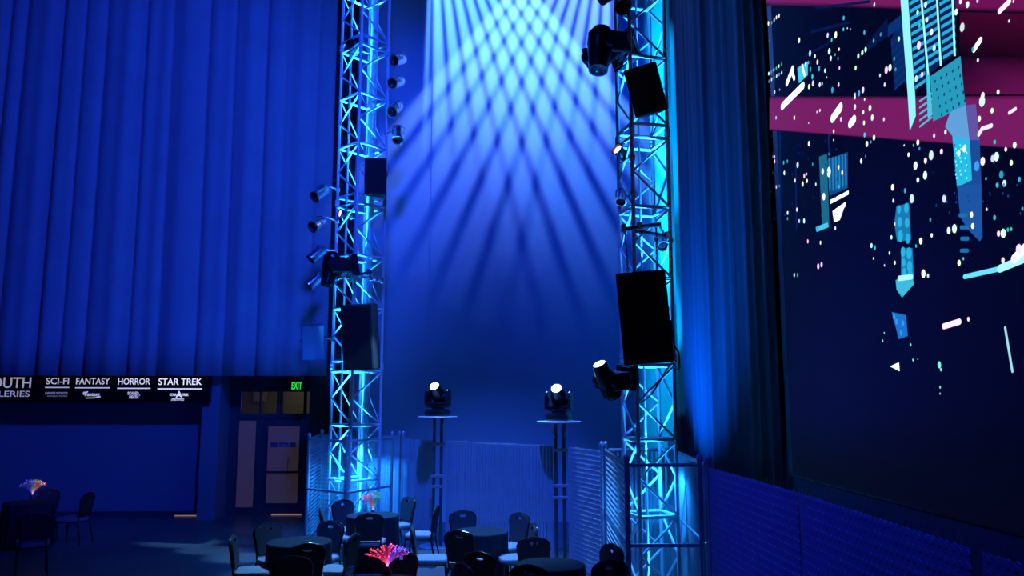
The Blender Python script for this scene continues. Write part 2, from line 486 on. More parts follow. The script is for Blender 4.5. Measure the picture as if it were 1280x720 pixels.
poly([T2((470, 120)), T2((585, 70)), T2((615, 330)), T2((485, 300)), T2((430, 230))], (.12, .36, .72))
poly([T2((485, 300)), T2((615, 330)), T2((632, 630)), T2((520, 685))], (.02, .52, .80))
poly([T2((615, 330)), T2((690, 330)), T2((705, 720)), T2((540, 720)), T2((520, 685)), T2((632, 630))], (.012, .07, .30))
poly([T3((520, 10)), T3((700, 0)), T3((712, 400)), T3((690, 430)), T3((600, 340)), T3((545, 250))], (.012, .09, .36))
for c_ in range(9):
    for r_ in range(3):
        dot(1110 + (505 + c_ % 3 * 38 + r_ * 6) / 6, 120 + (370 + c_ // 3 * 95 + r_ * 28) / 6, 1.5, (.3, 1.0, 1.1) if (c_ + r_) % 3 else (.01, .2, .4))
for (x, y) in ((565, 235), (575, 325), (578, 410), (575, 500)): streak(*T3((x - 25, y)), *T3((x + 25, y)), 2.2, (.01, .16, .42))
# mid distance tower strips
poly([T3((65, 170)), T3((160, 140)), T3((175, 420)), T3((70, 430)), T3((50, 300))], (.01, .2, .45))
poly([T3((100, 480)), T3((185, 480)), T3((197, 720)), T3((100, 720))], (.01, .2, .48))
poly([(1120, 350), (1140, 345), (1143, 355), (1128, 372), (1121, 362)], (.05, .5, .7))
for (x, y, h) in ((85, 190, 5), (140, 180, 6), (90, 285, 6), (145, 290, 6), (95, 390, 7), (150, 410, 6), (115, 510, 6), (160, 520, 7), (120, 590, 5), (165, 620, 7), (125, 660, 5), (170, 690, 7), (130, 50, 3)):
    p = T3((x, y)); dot(p[0], p[1], h, (.02, .45, .75))
streak(1124, 348, 1140, 346, 3, LC)
poly([(1115, 390), (1133, 394), (1135, 420), (1124, 424)], (.01, .17, .62))
for (x, y) in ((1121, 402), (1129, 404), (1127, 416), (1118, 396)): dot(x, y, 3.5, (.03, .33, .85))
# left hand tower strips
poly([(1024, 196), (1034, 192), (1037, 284), (1028, 284)], (.01, .14, .25))
poly([(1034, 200), (1060, 190), (1060, 235), (1037, 245)], (.006, .07, .26))
for k in range(6): poly([(1036 + k * 4, 198 - k), (1038 + k * 4, 197 - k), (1039 + k * 4, 236 - k), (1037 + k * 4, 240 - k)], (.015, .22, .5))
poly([(1038, 250), (1061, 238), (1061, 243), (1038, 255)], WH)
poly([(1041, 264), (1052, 256), (1058, 252), (1050, 275), (1043, 278)], WH)
poly([(1020, 284), (1035, 278), (1036, 284), (1021, 290)], CY)
for (x, y0, y1) in ((975, 165, 265), (995, 205, 285), (1036, 170, 195)): streak(x, y0, x + 1, y1, 2, (.002, .016, .10))
for k in range(4): streak(1002 + k * 6, 100 - k * 30, 1010 + k * 26, 80 - k * 26, 1.5, (.001, .008, .07))
poly([(1095, 40), (1110, 22), (1110, 45), (1070, 75)], (.001, .007, .06))
# big white flares
streak(978, 133, 1004, 107, 4.5, WH); streak(984, 104, 991, 86, 4.0, WH); streak(991, 92, 993, 98, 3, WH)
poly([(997, 85), (1010, 77), (1010, 94), (999, 104)], CY); streak(1003, 82, 1006, 94, 2.2, WH)
streak(1041, 148, 1051, 134, 5.5, WH); streak(1063, 155, 1068, 149, 5, WH)
streak(1250, 14, 1262, 2, 3.4, PK); streak(1218, 62, 1226, 50, 3.4, WH)
streak(1224, 168, 1228, 161, 2.6, PK); streak(1228, 161, 1240, 157, 2.4, PK); streak(1262, 141, 1270, 136, 2.0, PK)
streak(1206, 346, 1250, 336, 2.6, (.15, .8, 1.0)); streak(1250, 336, 1284, 322, 4.2, LC); streak(1268, 324, 1284, 308, 5, WH)
streak(1180, 408, 1200, 402, 3.2, PK); dot(1211, 399, 2.5, PK)
streak(1257, 410, 1266, 464, 1.8, (.35, .8, .9))
poly([(1113, 458), (1124, 453), (1125, 464)], WH)
dots = {  # crop origin: (x, y, half height) in six-fold crop pixels
 (940, 0): [(125,175,22),(150,170,16,1),(168,150,20),(185,130,20),(205,118,20),(355,302,27),(133,303,8),(437,400,30),(474,422,20),(493,465,25),(570,265,25),(630,262,34),(600,300,20,1),(690,135,22,1),(688,220,18,1),(718,212,9),(740,220,9),(845,245,22,1),(582,385,30),(593,437,25),(655,370,17),(625,410,15,1),(648,440,16,1),(550,530,20),(505,515,26,1),(440,520,25,1),(455,575,26,1),(425,470,17,1),(405,480,25),(800,420,25),(830,395,25),(855,372,25),(915,305,20,1),(968,258,20,1),(780,510,22),(1010,525,35),(963,565,16),(998,635,20),(172,690,20),(210,672,12),(430,650,25),(460,625,30),(510,635,22),(528,628,15),(605,675,30,1),(652,635,22),(658,510,16),(562,580,10),(805,700,30,1),(835,675,30),(775,710,20),(920,35,22)]
   + [(128+k*19, 552-k*14, 18, k%2) for k in range(6)] + [(130+k*19, 610-k*13, 18, (k+1)%2) for k in range(6)],
 (1110, 0): [(285,35,28),(225,95,24),(295,150,24),(240,190,22,1),(85,292,22),(18,508,34),(50,440,18,1),(60,520,18,1),(215,590,30),(258,560,25),(350,360,30),(515,90,30),(560,205,42),(600,35,30),(675,5,20),(548,10,25),(912,158,14),(678,452,18),(830,690,22),(715,715,30),(640,370,22,1),(330,240,30),(235,340,40),(945,10,14)],
 (940, 120): [(183,163,18),(320,163,22),(490,120,14),(512,108,16),(428,202,10),(670,175,22),(775,82,26),(838,122,20),(888,90,30),(905,162,30),(843,202,22),(992,175,18),(848,292,24,1),(918,312,26),(865,360,28),(895,345,16,1),(822,488,24),(855,452,14,1),(616,265,18),(580,435,14,1),(430,357,26),(160,455,16,1),(172,455,14),(172,490,20),(240,500,20,1),(268,490,18,1),(245,577,22),(345,517,30),(458,512,14,1),(325,632,22),(395,600,24),(412,585,14),(383,660,26),(415,637,20),(482,662,16),(185,682,18),(208,675,14,1),(533,567,32),(580,570,50),(652,535,22),(680,575,24),(655,680,20,1),(615,330,12),(775,10,20),(848,25,14)],
 (1110, 120): [(710,40,50),(785,110,24),(690,170,26),(350,298,22),(435,270,22),(228,348,26),(158,440,20),(328,445,44),(285,485,28),(405,417,26),(125,370,10),(210,522,38),(282,595,38),(228,630,24),(38,685,30),(535,430,30),(578,395,34),(715,490,38),(670,525,46,1),(790,470,32),(818,455,40),(888,400,20),(955,368,28),(930,500,24),(740,620,14,1),(855,590,34,1),(825,668,24,1),(878,655,30),(990,625,22,1),(240,395,16,1),(195,370,14,1),(805,345,20,1)],
 (940, 230): [(542,95,36),(698,157,24),(628,332,18),(340,192,20),(270,217,18),(270,260,16,1),(357,278,20),(394,277,24),(495,330,22,1),(422,430,20),(517,440,20),(500,618,28),(525,605,26),(320,682,20),(345,682,20,1),(900,462,22),(925,478,22,1),(915,558,13),(998,610,12)],
 (1110, 230): [(183,110,42),(38,25,26),(44,125,18),(427,110,36),(322,267,18,1),(460,350,32),(503,335,40),(332,385,20),(250,428,30),(215,465,16,1),(30,400,20),(15,518,16),(55,590,18),(55,300,16),(270,672,38),(305,688,20),(538,592,28),(570,560,14,1),(632,230,28),(640,315,26),(805,252,22,1),(745,190,14),(835,372,26),(870,370,40),(905,343,18,1),(930,338,16,1),(822,10,18,1),(875,8,18,1),(868,572,26),(988,490,46),(1015,185,16,1)],
}
rb = random.Random(2)
for (ox, oy), lst in dots.items():
    for d_ in lst:
        c_ = CY if (len(d_) > 3 and d_[3]) else WH
        dot(ox + d_[0] / 6, oy + d_[1] / 6, d_[2] / 6 * .76, tuple(v * rb.uniform(.45, 1.1) for v in c_))
for (x, y, h) in ((1139, 431, 1.8), (1142, 450, 1.5), (1104, 426, 1.6), (1106, 416, 1.2), (1175, 456, 4), (1177, 462, 2), (1176, 484, 1.6), (1176, 492, 1.2), (1148, 449, .8)):
    dot(x, y, h, (.25, .9, .7))
rnd = random.Random(5)
for k in range(70):                                  # faint far windows
    x = rnd.uniform(964, 1050) if k < 45 else rnd.uniform(1150, 1278)
    y = rnd.uniform(165, 275) if k < 45 else rnd.uniform(190, 270)
    dot(x, y, rnd.uniform(.8, 1.8), (.004, .06, .22))
me = bpy.data.meshes.new('display'); bm.to_mesh(me); bm.free()
# faces look towards -x
o = bpy.data.objects.new('display', me); C.objects.link(o); me.materials.append(M['screen'])
o.parent = scr; o.matrix_parent_inverse = Matrix.Translation(scr.location).inverted()
MB().box((.10, 0, (Z0 + Z1) / 2), (.16, Y1 - Y0 + .1, Z1 - Z0 + .04)).build('cabinet', M['black'], scr)
struct(slab('trim_8', XS + .02, XS + .2, 1.2, 9.07, 0, Z0 - .03, M['darkwall']))         # black plinth below the video wall
struct(slab('trim_9', XS + .3, XS + .5, 8.9, 9.9, 0, 14, M['darkwall']))

# ================================================================== TRUSS TOWERS
def truss(F, Rv, Lv, z0, label, nsec=5, sl=3.05, backdiag=True):
    F = Vector(F)
    corners = [F, F + Rv, F + Rv + Lv, F + Lv]
    ctr = F + (Rv + Lv) / 2
    root = thing('truss_tower', (F.x, F.y, 0), label, 'truss')
    o2 = Vector((F.x, F.y, 0))
    loc = [Vector((c.x - F.x, c.y - F.y, 0)) for c in corners]
    cc = Vector((ctr.x - F.x, ctr.y - F.y, 0)); s = Rv.length
    MB().box((cc.x, cc.y, z0 / 2), (s + .3, s + .3, z0), Euler((0, 0, math.atan2(Rv.y, Rv.x))), bev=.008).build('base_plate', M['alu'], root)
    for k in range(nsec):
        za = z0 + k * sl; zb = za + sl
        for c in loc:                                    # chord tube with its bolted end collars
            MB().lathe([(.036, za), (.042, za + .015), (.042, za + .045), (.036, za + .06), (.028, za + .06), (.028, zb - .06), (.036, zb - .06), (.042, zb - .045), (.042, zb - .015), (.036, zb)],
                       (c.x, c.y, 0), seg=10).build('chord', M['alu'], root, True)
        ends = [za + .09, zb - .09]
        lv = [ends[0] + (ends[1] - ends[0]) * t / 3 for t in range(4)]
        for f in range(4):
            a, b_ = loc[f], loc[(f + 1) % 4]
            if f in (1, 2): pass
            mb = MB()
            for z in lv: mb.tube([(a.x, a.y, z), (b_.x, b_.y, z)], .025, 8)
            ap, op = a, b_      # apex chord of the zigzag
            if not backdiag and f in (1, 2):
                for z, zz in zip(lv[:-1], lv[1:]): mb.tube([(op.x, op.y, zz), (ap.x, ap.y, z)], .011, 7)
            for z, zz in (zip(lv[:-1], lv[1:]) if backdiag or f in (0, 3) else []):
                zm = (z + zz) / 2
                mb.tube([(op.x, op.y, zz - .02), (ap.x, ap.y, zm)], .0175, 7)
                mb.tube([(ap.x, ap.y, zm), (op.x, op.y, z + .02)], .0175, 7)
            mb.build('face_lacing', M['alu'], root, True)
    return root, corners, ctr
aL = .63
FL_ = at(439.5, 500, 14.25); cL = math.cos(R(45))
TL, cornL, ctrL = truss((FL_.x, FL_.y, 0), Vector((aL * cL, aL * cL, 0)), Vector((-aL * cL, aL * cL, 0)), .08,
                        'left aluminium truss tower lit cyan, inside the chain link cage by the exit door', backdiag=False)
FR_ = at(798, 560, 10.3)
TR, cornR, ctrR = truss((FR_.x, FR_.y, 0), Vector((.501, .107, 0)), Vector((-.107, .501, 0)), .03,
                        'right aluminium truss tower lit cyan, carrying the largest black loudspeaker')
def vpipe(px, Y, r, z1, label, name='pipe', m='pipe'):
    p = at(px, 420, Y)
    return tag(MB().tube([(p.x, p.y, 0.0), (p.x, p.y, z1)], r, 12).lathe([(r * 2.2, 0), (r * 2.2, .012)], (p.x, p.y, 0), seg=16).build(name, M[m], None, True), label, 'pipe')
vpipe(459, 14.72, .07, 14, 'thick vertical pipe standing inside the left truss tower', 'riser_pipe', 'alu')
vpipe(428.5, 14.8, .022, 14, 'thin vertical pipe standing inside the left truss tower')
vpipe(804, 10.62, .016, 14, 'thin vertical pipe standing inside the right truss tower')

# ================================================================== FENCES
def fence(p0, p1, label, slats=False, posts=(True, True), top=True, mid=True, mesh=True, zt=1.83, pr=.03, group=None, pitch=.066):
    p0 = Vector((p0[0], p0[1], 0)); p1 = Vector((p1[0], p1[1], 0))
    L = (p1 - p0).length
    root = thing('fence_panel', p0, label, 'fence', group, math.atan2(p1.y - p0.y, p1.x - p0.x))
    for on, x in zip(posts, (0, L)):
        if on:
            pf = [(pr, 0)]
            for zz in (.35, 1.02, 1.5, 1.74): pf += [(pr, zz - .014), (pr + .006, zz - .012), (pr + .006, zz + .012), (pr, zz + .014)]
            pf += [(pr, 1.88), (pr * 1.25, 1.88), (pr * 1.25, 1.91), (pr * .9, 1.935), (pr * .3, 1.95)]
            MB().lathe(pf, (x, 0, 0), seg=12).build('post', M['pipe'], root, True)
    if top: MB().tube([(.0, 0, zt), (L, 0, zt)], .021, 10).build('top_rail', M['pipe'], root, True)
    if mid: MB().tube([(.0, 0, .97), (L, 0, .97)], .021, 10).build('middle_rail', M['pipe'], root, True)
    if mesh:
        mb = MB(); n = round((L - .02) / pitch); pw = (L - .02) / n; h = pitch; rows = int((zt - .05) / (h)) * 2
        for i in range(n):
            x0 = .01 + i * pw
            pts = []
            for r_ in range(rows + 1):
                side = r_ % 2
                pts.append((x0 + (pitch * 1.04 if side else -.04 * pitch), .004 * (1 if side else -1), .04 + r_ * (zt + .0 - .05) / rows))
            pts.append((pts[-1][0] + (pitch * .3 if rows % 2 == 0 else -pitch * .3), .0, zt + .03))
            mb.tube(pts, .0034 if not slats else .0026, 4, caps=False)
        mb.build('chain_link_mesh', M['wire'], root)
    if slats:
        mb = MB(); n = round((L - .02) / pitch); pw = (L - .02) / n
        for i in range(n):
            x0 = .01 + (i + .5) * pw
            mb.box((x0, .002, zt / 2 + .01), (pitch * .66, .007, zt - .06), Euler((0, 0, R(24))))
        mb.build('privacy_slats', M['slat'], root)
    return root
def xy(px, Y, py=560): p = at(px, py, Y); return (p.x, p.y)
cl_L, cl_F, cl_R, cl_B = xy(386, 14.6), xy(433.5, 13.95), xy(490, 15.0), xy(402, 16.4)
fence(cl_L, cl_F, 'open chain link fence panel of the left cage, nearer the exit door')
fence(cl_F, cl_R, 'open chain link fence panel before the left truss tower, right of the corner post', posts=(False, True))
fence(cl_B, cl_L, 'chain link fence panel closing the left cage on the side of the exit door', posts=(True, False), mid=False)
bkR = xy(499, 15.3)
fence(cl_B, bkR, 'slatted chain link fence panel behind the left truss tower', slats=True, posts=(False, True), mid=False)
s1, s2 = (546.5, 14.45), (700, 12.75)
g1a, g1b = xy(542.5, 14.68), xy(557, 14.42)
g2a, g2b = xy(692, 12.95), xy(710, 12.7)
bl = xy(757, 11.6)
fence((bkR[0] + .08, bkR[1] - .06), g1a, 'slatted fence panel between the left cage and the left lamp stand', slats=True, posts=(True, False), top=False, mid=False)
fence(g1b, g2a, 'wide slatted fence panel between the two lamp stands', slats=True, posts=(False, False), top=False, mid=False)
fence(g2b, (bl[0] - .05, bl[1] + .03), 'slatted fence panel between the right lamp stand and the right cage', slats=True, posts=(False, True), top=False, mid=False)
fl, fr = xy(783, 9.0), xy(873.5, 9.0)
br = xy(838, 11.7)
fence(bl, fl, 'chain link fence panel on the left side of the right cage, running away from us')
fence(fl, fr, 'open pipe frame of the right cage, in front of the right truss tower', posts=(False, True), mesh=False)
fence(bl, br, 'chain link fence panel behind the right truss tower', posts=(False, True), mid=True, slats=True)
f0 = xy(885, 8.9)
fence((f0[0] - .0, f0[1] + .16), br, 'slatted fence panel on the curtain side of the right cage', slats=True, posts=(False, False))
f1, f2, f3, f4 = xy(998, 6.55, 640), xy(1214, 4.15, 690), (2.45, 1.75), None
fence(f0, f1, 'slatted fence panel below the video wall, next to the right cage', slats=True, top=False, mid=False, pitch=.07, posts=(True, False))
fence((f1[0], f1[1] - .03), f2, 'middle slatted fence panel below the video wall', slats=True, posts=(False, False), top=False, mid=False, pitch=.07)
fence((f2[0], f2[1] - .08), f3, 'slatted fence panel nearest to us below the video wall', slats=True, posts=(False, False), top=False, mid=False, pitch=.07)

# ================================================================== LAMP STANDS AND MOVING HEADS
def lamp_stand(px, Y, ztop, label):
    p = at(px, 560, Y)
    root = thing('lamp_stand', (p.x, p.y, 0), label, 'stand', 'lamp stands at the back fence')
    MB().lathe([(.345, 0), (.35, .006), (.35, .02), (.345, .026)], (0, 0, ztop - .026), seg=32).build('top_plate', M['alu'], root)
    MB().lathe([(.30, 0), (.30, .012), (.29, .018)], (0, 0, 0), seg=28).build('base_plate', M['pipe'], root)
    for x in (-.055, .075):
        MB().tube([(x, 0, .015), (x, 0, ztop - .026)], .027, 12).build('pole', M['standpipe'], root, True)
    for (xa, xb) in ((-.055, -.22), (.075, .125)):
        MB().tube([(xa, -.02, ztop - .26), (xb, -.02, ztop - .03)], .009, 8).build('brace', M['pipe'], root, True)
    for zz in (1.75, 1.02, 1.2):
        MB().box((.01, -.01, zz), (.24, .07, .05), bev=.01).build('clamp', M['pipe'], root)
    return root, Vector((p.x, p.y, ztop))
def moving_head(base, axis, arm, head, label, lit, sc_=1.0, group=None, m='gloss', hl=(.20, .17), extra=None):
    axis = Vector(axis).normalized(); arm = axis.cross(Vector(head)) if arm is None else Vector(arm); arm = (arm - axis * arm.dot(axis)).normalized()
    fw = axis.cross(arm)
    fr_ = Matrix((arm, fw, axis)).transposed().to_4x4()
    fr_ = fr_ @ Matrix.Scale(sc_, 4)
    root = thing('moving_head_light', base, label, 'stage light', group)
    MB().box((0, 0, .055), (.36, .34, .09), bev=.02).box((0, 0, .11), (.30, .30, .03), bev=.01).xf(fr_).build('base', M[m], root)
    y = MB().lathe([(.12, .12), (.12, .15), (.10, .16)], seg=20).box((0, 0, .20), (.40, .20, .10), bev=.03)
    for s in (-1, 1):
        y.box((s * .185, 0, .31), (.055, .23, .28), bev=.025)
        y.lathe([(.075, -.028), (.08, -.01), (.08, .01), (.075, .028)], (s * .185, 0, .40), (1, 0, 0), 20)
    y.xf(fr_).build('yoke', M[m], root)
    hd = Vector(head); ar3 = arm
    hd = (hd - ar3 * hd.dot(ar3)).normalized()
    piv = fr_ @ Vector((0, 0, .40))
    f, b_ = hl[0] * sc_, hl[1] * sc_
    q = sc_
    MB().lathe([(.05 * q, -b_ - .03 * q), (.10 * q, -b_), (.125 * q, -b_ * .5), (.13 * q, 0), (.115 * q, f * .45), (.10 * q, f * .85), (.098 * q, f), (.08 * q, f), (.078 * q, f - .012)],
               piv, hd, 24).build('head', M[m], root, True)
    fin = MB()
    for k in range(5):
        fin.lathe([(.128 * q, -.006), (.137 * q, -.004), (.137 * q, .004), (.128 * q, .006)], piv + hd * (-b_ * .75 + k * .03 * q), hd, 20)
    fin.build('cooling_fins', M[m], root)
    MB().lathe([(.078 * q, -.006), (.076 * q, .004), (.05 * q, .014), (.02 * q, .018)], piv + hd * (f - .006), hd, 20).build('lens', M['lens' if lit else 'lensoff'], root, True)
    return root, Vector(base) + piv + hd * f, hd
_, t1 = lamp_stand(546.5, 14.45, 2.24, 'left pole stand behind the fence carrying a lit moving head light')
_, t2 = lamp_stand(699, 12.85, 2.20, 'right pole stand behind the fence carrying a lit moving head light')
ml1 = moving_head(t1, (0, 0, 1), None, (-.26, -.72, .62), 'lit black moving head light on the left pole stand', True, 1.02, 'moving heads on stands')
ml2 = moving_head(t2, (0, 0, 1), None, (-.26, -.78, .60), 'lit black moving head light on the right pole stand', True, 1.0, 'moving heads on stands')
# heads clamped sideways on the right tower
pL = cornR[3]
def hung(px, py, Y, bx, by, bY, arm, head, label, lit, sc_, group='moving heads on the truss towers', hl=(.26, .24)):
    piv = at(px, py, Y); base = at(bx, by, bY)
    ax = piv - base
    s = ax.length / .40
    return moving_head(base, ax, arm, head, label, lit, s if sc_ is None else sc_, group, hl=hl)
mh3 = hung(759, 476, 10.25, 789, 471, 10.45, None, (-.42, -.35, .80), 'lit moving head light clamped sideways below the largest loudspeaker', True, None)
hung(750, 62, 10.3, 784, 63, 10.6, None, (-.12, -.25, -1), 'black moving head light clamped sideways high on the right truss tower', False, None)
hung(735, 1, 9.9, 775, -14, 10.6, None, (-.5, -.2, -.55), 'black stage light cut by the top edge, left of the right truss tower', False, .8)
hung(413, 336, 14.0, 446, 335, 14.2, None, (-.12, -.25, -1), 'black moving head light hanging on the left truss tower beside four silver cans', False, None)

# ================================================================== CANS
def par_can(pos, aim, anchor, label, m='chrome', lens='lensoff', s=1.0, group=None, ln=.30, r=.095):
    pos = Vector(pos); aim = Vector(aim).normalized(); anchor = Vector(anchor)
    root = thing('par_can', anchor, label, 'stage light', group)
    p = pos - anchor; r *= s; ln *= s
    MB().lathe([(r * .35, -ln * .62), (r * .8, -ln * .55), (r * .95, -ln * .35), (r * .96, ln * .40), (r * 1.12, ln * .42), (r * 1.12, ln * .48), (r * .93, ln * .48), (r * .9, ln * .30)],
               p, aim, 24).build('can', M[m], root, True)
    MB().lathe([(r * .9, -.004), (r * .86, .004), (r * .5, .014), (r * .1, .018)], p + aim * ln * .33, aim, 24).build('lens', M[lens], root, True)
    sd = aim.cross(Vector((0, 0, 1)))
    if sd.length < .1: sd = Vector((1, 0, 0))
    sd.normalize()
    top = p + (Vector((0, 0, 1)) if aim.z < .3 else Vector((0, 0, -1))) * r * 1.45 - aim * ln * .1
    a, b_ = p + sd * r * 1.08, p - sd * r * 1.08
    MB().tube([a, a + (top - p) * .75, top + sd * r * .6, top, top - sd * r * .6, b_ + (top - p) * .75, b_], .009, 8).build('yoke', M['chrome'], root, True)
    arm = MB().tube([top, (top.x * .5, top.y * .5, 0 if abs(top.z) > .05 else top.z), (0, 0, 0)], .014, 8)
    arm.box((0, 0, 0), (.075, .075, .07), bev=.012)
    arm.build('clamp_arm', M['pipe'], root, True)
    return root
def leg_at(corner, py):                                      # a point on a truss chord at the height of a pixel row
    Y = corner.y; z = at(640, py, Y).z
    return Vector((corner.x, corner.y, z))
which = ['topmost', 'second from top', 'third from top', 'lowest']
for k, (px, py, aim) in enumerate(((497.5, 75, (-.42, -.75, -.42)), (495.5, 103, (-.42, -.75, -.45)), (494, 136.5, (-.30, -.7, -.6)), (497.5, 168, (.05, -.45, -.9)))):
    par_can(at(px, py, 14.6), aim, leg_at(cornL[1], py - 2), 'silver can light right of the left truss tower, %s of four' % which[k], group='cans on the right of the left tower', s=1.08)
for k, (px, py, aim) in enumerate(((400, 242, (-.5, -.62, -.6)), (397.5, 281, (-.4, -.8, -.45)), (396, 318, (-.62, -.35, -.7)), (393, 351, (-.62, -.35, -.7)))):
    par_can(at(px, py, 14.5), aim, leg_at(cornL[3], py - 4), 'can light left of the left truss tower, %s of four' % which[k], group='cans on the left of the left tower', s=1.08)
par_can(at(431, 268, 14.55), (-.75, -.6, .05), leg_at(cornL[0], 272), 'small stage light with glowing pink lens inside the left truss tower', 'black', 'lenspink', .8)
par_can(at(441, 60, 14.5), (-.2, -.9, .2), leg_at(cornL[0], 64), 'small black stage light near the top of the left truss tower', 'black', 'lensoff', .95)
par_can(at(777, 192, 10.6), (-.6, -.55, .35), leg_at(cornR[0], 196), 'black stage light with glowing pink lens on the right truss tower', 'black', 'lenspink', .8)
par_can(at(777, 246, 10.7), (-.2, -.5, -.8), leg_at(cornR[0], 240), 'small silver stage light inside the right truss tower below the pink lit one', 'chrome', 'lensoff', .75)
par_can(at(780, 12, 10.3), (-.3, -.9, -.25), leg_at(cornR[0], 6), 'black stage light at the top edge of the photo on the right truss tower', 'black', 'lensoff', .95)
par_can(at(826, 303, 10.55), (.1, -.7, -.6), leg_at(cornR[1], 300), 'silver stage light inside the right truss tower above the largest loudspeaker', 'chrome', 'lensoff', .8)

# cross pipes with clamps
def cross_pipe(a, b_, label, clamps, m='pipe', r=.024):
    a, b_ = Vector(a), Vector(b_)
    root = thing('cross_pipe', a, label, 'pipe')
    MB().tube([(0, 0, 0), b_ - a], r, 10).build('tube', M[m], root, True)
    for t in clamps:
        c = (b_ - a) * t
        MB().box(c + Vector((0, 0, .01)), (.07, .07, .11), bev=.014).build('clamp', M['chrome'], root)
    return root
cross_pipe(at(424, 347, 14.2), at(465, 340, 14.15), 'rigging pipe across the front of the left truss tower, beside the black moving head', (.25, .9), 'black')
cross_pipe(at(449, 345, 14.12), at(478, 351, 14.55), 'rigging pipe with clamps on the right face of the left truss tower', (.5, .75, .98))
cross_pipe(at(777, 287, 10.15), at(826, 280, 10.12), 'dark rigging beam across the right truss tower with chain above the largest loudspeaker', (.05, .45), 'frame', .028)
cross_pipe(at(796, 289, 10.14), at(836, 296, 10.35), 'dark rigging arm crossing the right truss tower, behind the rigging beam', (.95,), 'frame', .028)

# ================================================================== LOUDSPEAKERS
def speaker(pos, face, size, label, m='cabinet', roll=0, brk=None, group=None, taper=.72):
    wd, dp, ht = size
    root = thing('loudspeaker', pos, label, 'loudspeaker', group)
    q = (basis(Vector(face) * -1).to_4x4() @ Matrix.Rotation(R(roll), 4, 'Y'))
    MB().box((0, 0, 0), (wd, dp, ht), bev=.018, taper=taper).xf(q).build('cabinet', M[m], root)
    MB().box((0, -dp / 2 - .008, 0), (wd - .04, .018, ht - .04), bev=.006).xf(q).build('grille', M['grille' if m == 'cabinet' else m], root)
    h = MB()
    for s in (-1, 1): h.box((s * wd * .43, dp * .05, .02), (.03, .12, .03), bev=.008)
    h.xf(q).build('handle', M['frame'], root)
    if brk is not None:
        v = Vector(brk) - Vector(pos)
        b0 = q @ Vector((0, dp / 2 - .02, ht * .2))
        MB().tube([b0, v], .02, 8).box(v, (.08, .08, .10), bev=.01).box(b0, (.14, .05, .14), bev=.01).build('bracket', M['frame'], root)
    return root
speaker(at(452, 421, 13.78), (-.22, -1, -.10), (.56, .42, 1.12), 'large black loudspeaker on the left truss tower', brk=leg_at(cornL[0], 415), taper=.85, roll=-2.5)
speaker(at(470.5, 222, 14.1), (.05, -1, -.12), (.40, .32, .66), 'small black loudspeaker high on the right face of the left truss tower', brk=leg_at(cornL[1], 218))
speaker(at(804.5, 397, 9.85), (-.12, -1, -.08), (.61, .42, 1.13), 'largest black loudspeaker, hung on the right truss tower', brk=leg_at(cornR[0], 390), roll=-4.5)
speaker(at(806.5, 114, 9.9), (-.15, -1, -.28), (.43, .36, .62), 'tilted black loudspeaker near the top of the right truss tower', brk=leg_at(cornR[0], 108), roll=-14)
speaker(at(389, 427, 14.75), (.45, -1, -.15), (.42, .32, .64), 'grey blue loudspeaker left of the left truss tower, in front of the curtain', 'greybox', roll=-5, brk=leg_at(cornL[3], 424))
def chain(a, b_, label):
    a, b_ = Vector(a), Vector(b_); n = int((b_ - a).length / .045)
    mb = MB()
    for k in range(n):
        c = a + (b_ - a) * ((k + .5) / n); o = k % 2
        pts = [c + Vector(((.012 * math.cos(t)) * (1 - o), (.012 * math.cos(t)) * o, .028 * math.sin(t))) for t in [2 * PI * i / 8 for i in range(8)]]
        mb.tube(pts, .0055, 5, closed=True)
    tag(mb.build('chain', M['frame']), label, 'chain')
chain(at(781, 288, 10.15), at(785, 339, 9.9), 'left hoist chain from the rigging beam down to the largest loudspeaker')
chain(at(820, 282, 10.12), at(822, 337, 9.9), 'right hoist chain from the rigging beam down to the largest loudspeaker')
cb = [at(838, 400, 9.95), at(843, 432, 10.0), at(848, 440, 10.05), at(849, 462, 10.1), at(843, 458, 10.2), at(838, 455, 10.3), at(815, 492, 10.35), at(798, 505, 10.35)]
sm = []
for i in range(len(cb) - 1):
    for t in range(4):
        p0 = cb[max(0, i - 1)]; p1 = cb[i]; p2 = cb[i + 1]; p3 = cb[min(len(cb) - 1, i + 2)]; u = t / 4
        sm.append(.5 * ((2 * p1) + (p2 - p0) * u + (2 * p0 - 5 * p1 + 4 * p2 - p3) * u * u + (3 * p1 - p0 - 3 * p2 + p3) * u ** 3))
sm.append(cb[-1])
tag(MB().tube(sm, .011, 8).build('speaker_cable', M['black'], None, True), 'black cable looping from the largest loudspeaker to the truss below it', 'cable')

# ================================================================== SIGNS
sg0 = at(262.5, 487, 17.45); sl_ = 4.95
ztop, zbot = at(200, 470, 17.45).z, at(200, 503.5, 17.45).z
sign = thing('gallery_sign', (sg0.x, 17.45, zbot), 'long black sign with white gallery names hanging below the left curtain', 'sign')
hs = ztop - zbot
MB().box((-sl_ / 2, .06, hs / 2), (sl_, .12, hs), bev=.008).build('board', M['signboard'], sign)
hb = MB()
for x in (-.25, -2.4, -4.6): hb.box((x, .09, hs + .15), (.05, .03, .34))
hb.build('hanger', M['frame'], sign)
def sgn(px0, px1, py0, py1):
    a = at(px0, py1, 17.45); b_ = at(px1, py0, 17.45)
    return a.x - sg0.x, b_.x - sg0.x, a.z - zbot, b_.z - zbot
def ink(v, t=(1, .98, 1.0)): 
    k = 'ink%d' % int(v * 100)
    if k not in M: M[k] = mat('lit sign letters ' + k, (.6, .6, .6), .5, emit=(.80, .83, 1.0), estr=v)
    return M[k]
def lettering(txt, px0, px1, py0, py1, v, bold=.008):
    x0, x1, z0, z1 = sgn(px0, px1, py0, py1)
    o = text_mesh(txt, z1 - z0, x1 - x0, bold).build('lettering', ink(v), sign)
    o.location = (x0, -.001, z0)
    return o
